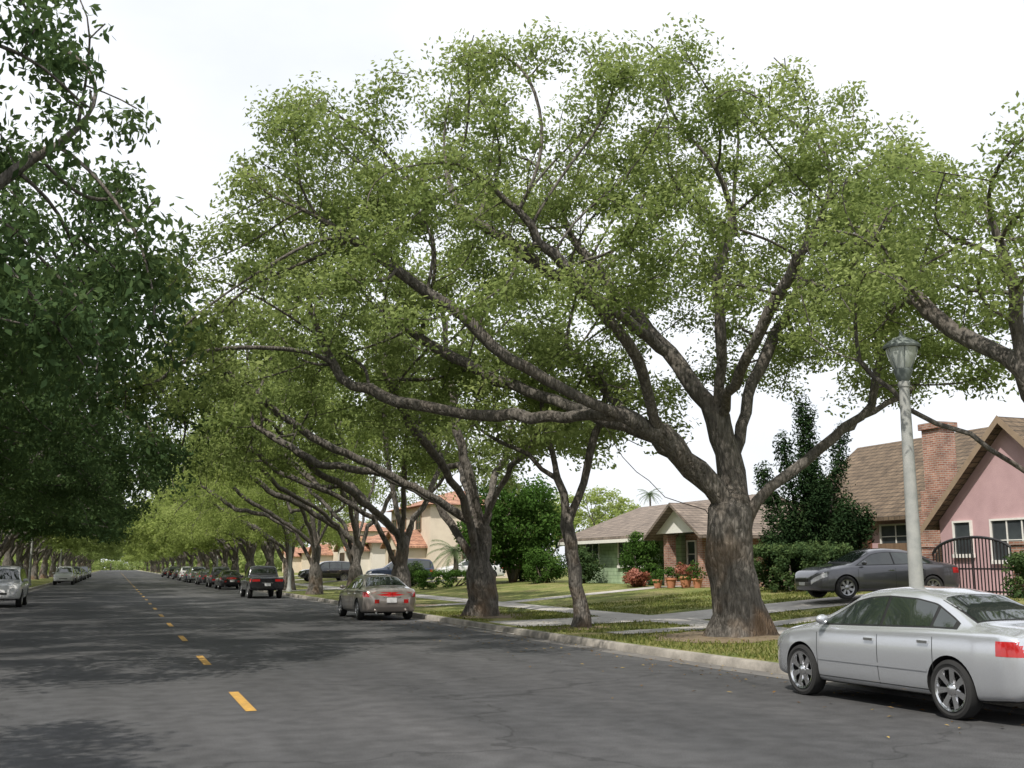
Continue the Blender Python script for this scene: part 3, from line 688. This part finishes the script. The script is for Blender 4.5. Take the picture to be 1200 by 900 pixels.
# spanish style houses
def spanish(y0,y1,z1,x0=24,name='cream_stucco_house',wm=None,dp=7.5):
    e=empty(name); w=MB(); w.box(x0,x0+dp,y0,y1,.5,z1)
    walls(w,x0-2,x0+3,y0+1,y0+5.5,.5,3.2,1.1,'x'); w.box(x0-1.6,x0-1.2,y0+6,y0+6.4,.5,3.0)
    w.obj('walls',[wm or M_cream],e)
    rf=MB(); ov=.5; X0,X1,Y0,Y1=x0-ov,x0+dp+ov,y0-ov,y1+ov; h=1.4; xm=x0+dp/2
    v=[(X0,Y0,z1),(X1,Y0,z1),(X1,Y1,z1),(X0,Y1,z1),(xm,Y0+4.5,z1+h),(xm,Y1-4.5,z1+h)]
    v=[(a,b,c+.02) for a,b,c in v]; rf.add(v,[(0,1,4),(1,2,5,4),(2,3,5),(3,0,4,5),(3,2,1,0)])
    gable_roof(rf,x0-2,x0+3,y0+1,y0+5.5,3.22,1.1,'x',.35); rf.obj('roof',[M_tile],e)
    fr=MB();gl=MB(); zz=[1.7]+([4.2] if z1>5 else [])
    for z in zz:
        for yy in(y0+7,y0+10):
            if yy+1.3<y1: winx(fr,gl,x0-.01,yy,yy+1.3,z,z+1.25)
        winy(fr,gl,y0-.01,x0+2.5,x0+3.8,z,z+1.25); winy(fr,gl,y0-.01,x0+5.0,x0+6.3,z,z+1.25)
    if z1>5: winx(fr,gl,x0-.01,y0+2.5,y0+3.8,4.5,5.6)
    winx(fr,gl,x0-2.01,y0+2.3,y0+4.2,1.5,2.9,3,2)
    fr.obj('window_frames',[M_wood],e); gl.obj('windows',[M_win],e)
    d=MB(); d.box(x0-.06,x0-.01,y0+5.6,y0+6.5,.8,2.9); d.obj('door',[M_door],e)
spanish(76,88,6.2,21.5,dp=7); spanish(95,104.5,3.8,21.5,dp=7,wm=mat('pale_stucco',(.6,.56,.5),(.68,.64,.58),1.2,.95))
spanish(109,121,3.6,25); spanish(131,143,6.0,25); spanish(155,168,3.6,25)
# flower pots
M_pot=mat('terracotta',(.42,.17,.09),(.5,.22,.12),4,.8)
for i,(x,y,s) in enumerate([(21.7,40.0,.75),(22.0,39.3,.85),(21.5,40.8,.65),(22.2,38.7,.7)]):
    e=empty('flower_pot',(x,y,terr(x))); p=MB(); p.lathe([(0,0),(.2*s,0),(.3*s,.45*s),(.34*s,.45*s),(.34*s,.55*s),(.28*s,.55*s),(.27*s,.48*s),(0,.48*s)],(0,0,0),n=16); p.obj('pot',[M_pot],e,True)
    C=np.random.default_rng(i).normal(size=(14,3))*[.2,.2,.2]+[0,0,.85*s]; V,lv=leaf_arrays(C,np.full(14,.2),30,.1,.06)
    o=bpy.data.objects.new('plant',build_mesh('pot_plant',MB(),V,lv,[M_flow if i==1 else M_leafs],0)); COL.objects.link(o); o.parent=e

# ------------------------------------------------------------------ cars
def smooth_curve(xs_,ys_,x0,x1,sig=.035,n=1200):
    X=np.linspace(x0,x1,n); Y=np.interp(X,xs_,ys_); dx=(x1-x0)/(n-1); kx=np.arange(-int(3*sig/dx),int(3*sig/dx)+1)*dx; K=np.exp(-kx**2/2/sig**2); K/=K.sum()
    pad=len(kx)//2; Yp=np.concatenate([2*Y[0]-Y[1:pad+1][::-1],Y,2*Y[-1]-Y[-pad-1:-1][::-1]]); return X,np.convolve(Yp,K,'valid')
class Car:
    def __init__(s,T):
        s.T=T; s.x0,s.x1=T['x'] ; s.c={}
        for k in('zt','zs','zb','W','yr'): s.c[k]=smooth_curve(*zip(*T[k]),s.x0,s.x1,T.get('sig',.035))
    def g(s,k,x): return float(np.interp(x,*s.c[k]))
    def sec(s,x):
        zt,zs,zb,W,yr=[s.g(k,x) for k in('zt','zs','zb','W','yr')]; H=zs-zb; zt=max(zt,zs+.03); yr=min(yr,W*.9)
        gg=min(1,max(0,(zt-zs)/.4)); Q0=(W*.915,zs+.018); Q2=(yr,zt-.085*gg-.012)
        c=[(0,zb),(W*.78,zb),(W*.93,zb+.03),(W*.975,zb+.16*H),(W*.995,zb+.38*H),(W,zb+.62*H),(W*.99,zb+.86*H),(W*.965,zs-.012),Q0,
           (Q0[0]+(Q2[0]-Q0[0])*.33,Q0[1]+(Q2[1]-Q0[1])*.33),(Q0[0]+(Q2[0]-Q0[0])*.7,Q0[1]+(Q2[1]-Q0[1])*.7),Q2,(yr*.86,zt-.03*gg-.004),(yr*.5,zt-.006*gg),(0,zt)]
        P=np.array(c)
        for _ in range(2):
            Q=np.empty((2*len(P)-2+0,2)); a=P[:-1]*.75+P[1:]*.25; b=P[:-1]*.25+P[1:]*.75
            Q[0::2]=a;Q[1::2]=b; P=np.concatenate([P[:1],Q[1:-1],P[-1:]])
        return P
    def sy(s,x,z):
        P=s.sec(x); k=5; return float(np.interp(z,np.maximum.accumulate(P[k:,1]),P[k:,0]))
    def tz(s,x,y):
        P=s.sec(x); q=P[len(P)//2:][::-1]; return float(np.interp(abs(y),np.maximum.accumulate(q[:,0]),q[:,1]))
    def side(s,mb,xa,xb,zl,zh,eps,mi,nx=24,nz=5):
        for sg in(-1,1):
            rows=[]
            for x in np.linspace(xa,xb,nx):
                a=zl(x) if callable(zl) else zl; b=zh(x) if callable(zh) else zh
                if b<a+.004: b=a+.004
                rows.append([(x,sg*(s.sy(x,z)+eps),z) for z in np.linspace(a,b,nz)])
            mb.grid(np.array(rows),mi,flip=(sg>0))
    def top(s,mb,xa,xb,hw,eps,mi,nx=12,ny=15):
        rows=[[(x,y,s.tz(x,y)+eps) for y in np.linspace(-hw(x),hw(x),ny)] for x in np.linspace(xa,xb,nx)]
        mb.grid(np.array(rows),mi,flip=True)
def wheel_mesh(R,w,style):
    mb=MB(); h=w/2; rr=R*.68 if style!='chrome' else R*.74
    mb.lathe([(rr,-h*.8),(R*.86,-h*1.0),(R*.965,-h*.88),(R,-h*.6),(R,h*.6),(R*.965,h*.88),(R*.86,h),(rr,h*.8)],(0,0,0),'y',40,0)
    mb.lathe([(rr,-h*.8),(rr*.97,-h*.86),(rr*.9,-h*.7),(rr*.86,h*.2),(0,h*.2)],(0,0,0),'y',40,2)
    mb.lathe([(rr*1.02,-h*.78),(rr*1.0,-h*.95),(rr*.9,-h*.88),(rr*.86,-h*.5)],(0,0,0),'y',40,1)
    n=7
    for i in range(n):
        a=2*math.pi*i/n
        def pt(r,t,y): return (math.cos(a)*r-math.sin(a)*t,y,math.sin(a)*r+math.cos(a)*t)
        ww=.032 if style=='chrome' else .035
        v=[pt(.04,-ww*.7,-h*.75),pt(.04,ww*.7,-h*.75),pt(rr*.92,ww*1.25,-h*.82),pt(rr*.92,-ww*1.25,-h*.82),pt(.04,-ww,-h*.4),pt(.04,ww,-h*.4),pt(rr*.92,ww*1.5,-h*.5),pt(rr*.92,-ww*1.5,-h*.5)]
        mb.add(v,[(3,2,1,0),(0,1,5,4),(1,2,6,5),(2,3,7,6),(3,0,4,7)],1)
    mb.lathe([(.075,-h*.6),(.07,-h*.82),(.045,-h*.9),(0,-h*.92)],(0,0,0),'y',20,1)
    return mb.mesh('wheel',[M_rubber,M_chrome if style=='chrome' else mat('alloy',(.38,.38,.39),None,5,.3,.9),M_under],True,30)
SEDAN=dict(x=(-2.38,2.38),wh=(1.45,-1.33),R=.33,
 zt=[(-2.38,.72),(-2.35,.9),(-2.28,1.0),(-2.15,1.035),(-1.78,1.06),(-1.62,1.08),(-1.3,1.235),(-.95,1.385),(-.6,1.44),(-.1,1.46),(.25,1.435),(.5,1.385),(.85,1.2),(1.2,1.02),(1.32,.985),(1.9,.90),(2.2,.80),(2.33,.68),(2.38,.58)],
 zs=[(-2.38,.68),(-2.35,.82),(-2.25,.93),(-2.0,.965),(-1.0,.965),(0,.94),(1.2,.91),(1.9,.82),(2.2,.72),(2.33,.62),(2.38,.52)],
 zb=[(-2.38,.45),(-2.33,.32),(-2.2,.25),(-1.7,.21),(1.7,.2),(2.2,.22),(2.33,.27),(2.38,.36)],
 W=[(-2.38,.60),(-2.35,.70),(-2.28,.80),(-2.1,.87),(-1.7,.905),(-1,.915),(1,.915),(1.7,.89),(2.0,.84),(2.2,.74),(2.33,.58),(2.38,.42)],
 yr=[(-2.38,.5),(-1.7,.74),(-1.3,.66),(-.9,.60),(.4,.60),(.8,.66),(1.25,.76),(2.38,.6)],
 side=(-1.42,1.12),ws=(.52,1.16),rw=(-1.60,-.98),pill=[-.13,-1.0],doors=[1.08,-.12,-1.08],name='sedan')
SUV=dict(x=(-2.3,2.3),wh=(1.4,-1.35),R=.36,
 zt=[(-2.3,.8),(-2.26,1.15),(-2.15,1.5),(-1.95,1.68),(-1.2,1.74),(-.1,1.74),(.3,1.68),(.6,1.5),(1.1,1.14),(1.25,1.1),(1.9,1.02),(2.2,.9),(2.3,.65)],
 zs=[(-2.3,.7),(-2.24,.98),(-2.0,1.06),(0,1.05),(1.2,1.02),(1.9,.94),(2.2,.8),(2.3,.58)],
 zb=[(-2.3,.45),(-2.2,.36),(-1.7,.3),(1.7,.3),(2.2,.34),(2.3,.42)],
 W=[(-2.3,.76),(-2.25,.83),(-2.0,.9),(-1,.92),(1,.92),(1.9,.87),(2.2,.76),(2.3,.55)],
 yr=[(-2.3,.66),(-1.9,.68),(.3,.66),(.8,.7),(1.2,.8),(2.3,.6)],
 side=(-2.0,1.05),ws=(.42,1.08),rw=(-2.235,-2.0),pill=[-.1,-1.15],doors=[1.02,-.1,-1.12],name='suv')
PICK=dict(x=(-2.7,2.7),wh=(1.75,-1.55),R=.38,sig=.025,
 zt=[(-2.7,1.08),(-2.62,1.13),(-.92,1.14),(-.88,1.18),(-.72,1.66),(-.55,1.76),(.35,1.77),(.6,1.66),(1.2,1.2),(1.32,1.15),(2.3,1.08),(2.6,.95),(2.7,.7)],
 zs=[(-2.7,1.04),(-2.62,1.09),(0,1.09),(1.3,1.06),(2.3,1.0),(2.6,.85),(2.7,.6)],
 zb=[(-2.7,.55),(-2.6,.45),(0,.38),(2.3,.38),(2.7,.5)],
 W=[(-2.7,.88),(-2.62,.93),(0,.95),(2,.93),(2.5,.86),(2.7,.65)],
 yr=[(-2.7,.84),(-1,.84),(-.7,.72),(.4,.70),(.9,.74),(1.3,.84),(2.7,.6)],
 side=(-.7,1.15),ws=(.5,1.18),rw=(-.84,-.72),pill=[.1],doors=[1.1,.1,-.75],name='pickup')
def car_data(T):
    c=Car(T); x0,x1=T['x']; n=110
    u=np.linspace(0,1,n)
    X=x0+(x1-x0)*(u-.095*np.sin(2*np.pi*u))
    rings=[]
    for x in X:
        P=c.sec(x); R_=[(x,p[0],p[1]) for p in P]+[(x,-p[0],p[1]) for p in P[1:-1][::-1]]; rings.append(R_)
    k=len(rings[0]); mb=MB(); vs=[p for r_ in rings for p in r_]
    fs=[(i*k+j,i*k+(j+1)%k,(i+1)*k+(j+1)%k,(i+1)*k+j) for i in range(n-1) for j in range(k)]
    fs+=[tuple(range(k-1,-1,-1)),tuple((n-1)*k+j for j in range(k))]
    mb.add(vs,fs,0); bo=mb.obj('tmp_body',[M_white,M_under])
    cb=MB(); Ra=T['R']+.045
    for wx in T['wh']:
        for sg in(-1,1): cb.cyl((wx,sg*.60,T['R']),(wx,sg*1.2,T['R']),Ra,Ra,40)
    co=cb.obj('tmp_cut',[M_under])
    for o_ in (bo,co):
        bm=bmesh.new(); bm.from_mesh(o_.data); bmesh.ops.recalc_face_normals(bm,faces=bm.faces); bm.to_mesh(o_.data); bm.free()
    md=bo.modifiers.new('b','BOOLEAN'); md.operation='DIFFERENCE'; md.object=co; md.solver='EXACT'
    dg=bpy.context.evaluated_depsgraph_get(); me=bpy.data.meshes.new_from_object(bo.evaluated_get(dg)); me.name=T['name']+'_body'
    while len(me.materials)<2: me.materials.append(M_under)
    for p in me.polygons:
        y=abs(p.center[1]); mi=0
        for wx in T['wh']:
            d=math.hypot(p.center[0]-wx,p.center[2]-T['R'])
            if y>.58 and abs(d-Ra)<.012 and abs(p.normal[1])<.4: mi=1
            if abs(y-.60)<.005 and d<Ra and abs(p.normal[1])>.9: mi=1
        if p.normal[2]<-.9 and p.center[2]<.5: mi=1
        p.material_index=mi; p.use_smooth=True
    me.materials[1]=M_under; me.set_sharp_from_angle(angle=math.radians(40))
    for o_ in(bo,co): bpy.data.objects.remove(o_)
    t=MB(); a,b=T['side']; zl=lambda x:c.g('zs',x)+.03; zh=lambda x:c.g('zt',x)-.115
    c.side(t,a,b,zl,zh,.003,0,60,6)
    cuts=[a+.05]+sorted(T['pill'])+[b-.08]
    for p,q in zip(cuts[:-1],cuts[1:]): c.side(t,p+.025,q-.025,lambda x:zl(x)+.018,lambda x:zh(x)-.016,.006,1,24,5)
    c.top(t,T['ws'][0],T['ws'][1],lambda x:c.g('yr',x)*.93,.003,0); c.top(t,T['ws'][0]+.03,T['ws'][1]-.03,lambda x:c.g('yr',x)*.89,.006,1)
    c.top(t,T['rw'][0],T['rw'][1],lambda x:c.g('yr',x)*.93,.003,0,8); c.top(t,T['rw'][0]+.02,T['rw'][1]-.02,lambda x:c.g('yr',x)*.88,.006,1,8)
    for d in T['doors']: c.side(t,d-.005,d+.005,c.g('zb',d)+.08,c.g('zs',d)-.0,.002,0,2,10)
    c.side(t,T['doors'][-1],T['doors'][0],c.g('zb',0)+.085,c.g('zb',0)+.095,.002,0,20,2)
    for d in T['doors'][1:]:
        zz=c.g('zs',d)-.13
        for sg in(-1,1):
            y=c.sy(d+.12,zz); t.box(d+.05,d+.22,*sorted((sg*(y-.01),sg*(y+.03))),zz-.015,zz+.015,5)
    c.side(t,T['doors'][-1]+.1,T['doors'][0]-.03,.50,.54,.010,6,20,3)
    zr=c.g('zs',x0+.2)
    c.side(t,x0+.004,x0+.36,zr-.20,zr-.04,.004,2,14,5)
    c.side(t,x1-.36,x1-.02,lambda x:c.g('zs',x)-.15,lambda x:c.g('zs',x)-.03,.004,3,14,4)
    y1=c.g('W',x0)*.92
    for sg in(-1,1):
        ya,yb=sorted((sg*y1,sg*.40)); t.add([(x0-.004,ya,c.g('zs',x0)-.13),(x0-.004,yb,c.g('zs',x0)-.13),(x0-.004,yb,c.g('zs',x0)-.01),(x0-.004,ya,c.g('zs',x0)-.01)],[(0,3,2,1)],2)
    zp=c.g('zb',x0)+.12; t.box(x0-.03,x0-.006,-.16,.16,zp-.0,zp+.15,4); t.box(x0-.012,x0-.002,-.3,.3,zp+.16,zp+.18,5)
    zg=c.g('zb',x1)+.06; t.box(x1-.01,x1+.012,-.36,.36,zg+.06,zg+.14,0); t.box(x1-.02,x1+.02,-.16,.16,zg-.04,zg+.05,4)
    for sg in(-1,1): t.cyl((x0+.1,sg*.5,c.g('zb',x0+.15)-.01),(x0-.005,sg*.5,c.g('zb',x0+.15)-.01),.035,.035,12,5)
    tm=t.mesh(T['name']+'_trim',[M_black,M_glass,M_redl,M_clear,M_plate,M_chrome,M_white],True,30)
    mr=MB(); mx=T['side'][1]-.22; mz=c.g('zs',mx)+.1
    for sg in(-1,1):
        y=sg*(c.sy(mx,mz-.06)+.02)
        prof=[(math.sin(q),-math.cos(q)) for q in np.linspace(0,math.pi,8)]
        vs=[(mx+r_*math.cos(th)*.07+.0,y+sg*.10+h_*.10,mz+r_*math.sin(th)*.065) for r_,h_ in prof for th in np.linspace(0,2*math.pi,13)[:-1]]
        fs=[(i*12+j,i*12+(j+1)%12,(i+1)*12+(j+1)%12,(i+1)*12+j) for i in range(7) for j in range(12)]
        mr.add(vs,fs,0)
    return me,tm,mr.mesh('mirrors',[M_white],True,60),T
def paint(name,c,metal=.6,rough=.28):
    return mat(name,c,tuple(x*.93 for x in c),60,rough,metal,coat=1,coord='obj')
CD={'sedan':car_data(SEDAN),'suv':car_data(SUV),'pickup':car_data(PICK)}
WH={'chrome':wheel_mesh(.33,.225,'chrome'),'alloy':wheel_mesh(.33,.22,'alloy')}
def car(kind,name,x,y,rz,pm,wheel='alloy',sc=(1,1,1),z=None,steer=0):
    me,tm,mm,T=CD[kind]; e=empty(name,(x,y,0 if z is None else z),rz+math.pi/2); e.scale=sc
    for nm,d in(('body',me),('trim_and_glass',tm),('mirrors',mm)):
        o=bpy.data.objects.new(nm,d); COL.objects.link(o); o.parent=e
        sl=o.material_slots[6 if nm=='trim_and_glass' else 0]; sl.link='OBJECT'; sl.material=pm
    k=T['R']/.33
    for i,wx in enumerate(T['wh']):
        for sg in(-1,1):
            o=bpy.data.objects.new('wheel',WH[wheel]); COL.objects.link(o); o.parent=e; o.location=(wx,sg*(.80*(T['W'][4][1]/.905 if kind=='sedan' else .99)),T['R']); o.scale=(k,k,k)
            o.rotation_euler=(0,random.uniform(0,1),(0 if sg<0 else math.pi)+(steer if i==0 else 0))
    return e
P_sil=paint('silver_paint',(.57,.59,.62),.65,.2); P_bei=paint('champagne_paint',(.34,.30,.27),.6,.3); P_gry=paint('dark_grey_paint',(.10,.10,.11),.6,.3)
P_blk=paint('black_paint',(.012,.012,.014),.1,.2); P_wht=paint('white_paint_car',(.6,.6,.6),0,.3); P_blu=paint('dark_blue_paint',(.02,.03,.06),.4,.3)
car('sedan','silver_sedan',9.72,11.30,math.radians(4),P_sil,'chrome',(.93,.95,1.0))
car('sedan','beige_sedan',8.35,36.3,0,P_bei)
car('pickup','black_pickup_truck',7.75,62,0,P_blk)
car('sedan','grey_sedan',21.2,26.5,math.radians(90-7),P_gry,z=terr(21.2)-.0)
car('suv','dark_blue_suv',18.0,71,math.radians(80),P_blu,z=terr(18))
car('suv','black_suv',16.8,91.4,math.radians(90),P_blk,z=terr(17))
car('sedan','white_sedan',23.0,71.2,math.radians(90),P_wht,z=terr(21.5))
ps=[P_blk,P_gry,P_gry,P_sil,P_blu,P_wht,P_gry,P_blk]
for i,y in enumerate([86,95,108,121,128,140,155,170,190]): car(['sedan','suv'][i%2],'parked_car',8.3,y,0,ps[i%8])
car('suv','white_suv',-4.55,52.2,math.pi,P_wht)
for i,y in enumerate([112,121,129,138,150,158,175,190]): car(['suv','sedan','sedan'][i%3],'parked_car',-4.5,y,math.pi,ps[(i*3+5)%8])
print('built',round(time.time()-T0,1))

# ------------------------------------------------------------------ light, world, camera
sv=Vector((-.52,-.45,.92)).normalized(); el=math.asin(sv.z); az=math.atan2(sv.x,sv.y)
W=bpy.data.worlds.new('World'); S.world=W; W.use_nodes=True; n=W.node_tree; L=n.links
sk=n.nodes.new('ShaderNodeTexSky'); sk.sky_type='NISHITA'; sk.sun_disc=False; sk.sun_elevation=el; sk.sun_rotation=az; sk.air_density=1; sk.dust_density=3; sk.ozone_density=1
tc=n.nodes.new('ShaderNodeTexCoord'); mp=n.nodes.new('ShaderNodeMapping'); mp.inputs['Scale'].default_value=(1,1,2.2); L.new(tc.outputs['Generated'],mp.inputs[0])
cn=n.nodes.new('ShaderNodeTexNoise'); cn.inputs['Scale'].default_value=1.6; cn.inputs['Detail'].default_value=7; L.new(mp.outputs[0],cn.inputs[0])
mr=n.nodes.new('ShaderNodeMapRange'); mr.inputs[1].default_value=.35; mr.inputs[2].default_value=.6; mr.inputs[3].default_value=.68; mr.inputs[4].default_value=.97; L.new(cn.outputs['Fac'],mr.inputs[0])
mx=n.nodes.new('ShaderNodeMix'); mx.data_type='RGBA'; L.new(mr.outputs[0],mx.inputs[0]); L.new(sk.outputs[0],mx.inputs[6]); mx.inputs[7].default_value=(7.3,7.5,7.9,1)
L.new(mx.outputs[2],n.nodes['Background'].inputs['Color']); n.nodes['Background'].inputs['Strength'].default_value=.15
ld=bpy.data.lights.new('sun','SUN'); ld.energy=5.0; ld.angle=math.radians(.6); ld.color=(1,.95,.86)
lo=bpy.data.objects.new('sun',ld); COL.objects.link(lo); lo.rotation_euler=sv.to_track_quat('Z','Y').to_euler(); lo.location=(-30,-20,40)
cd=bpy.data.cameras.new('camera'); cd.sensor_width=36; cd.lens=37.5; cd.clip_end=3000; cd.clip_start=.1
cm=bpy.data.objects.new('camera',cd); COL.objects.link(cm); cm.location=(0,0,1.7); cm.rotation_euler=(math.radians(90+9.715),0,-math.radians(20.14)); S.camera=cm
S.view_settings.view_transform='Standard'; S.view_settings.look='None'; S.view_settings.exposure=0
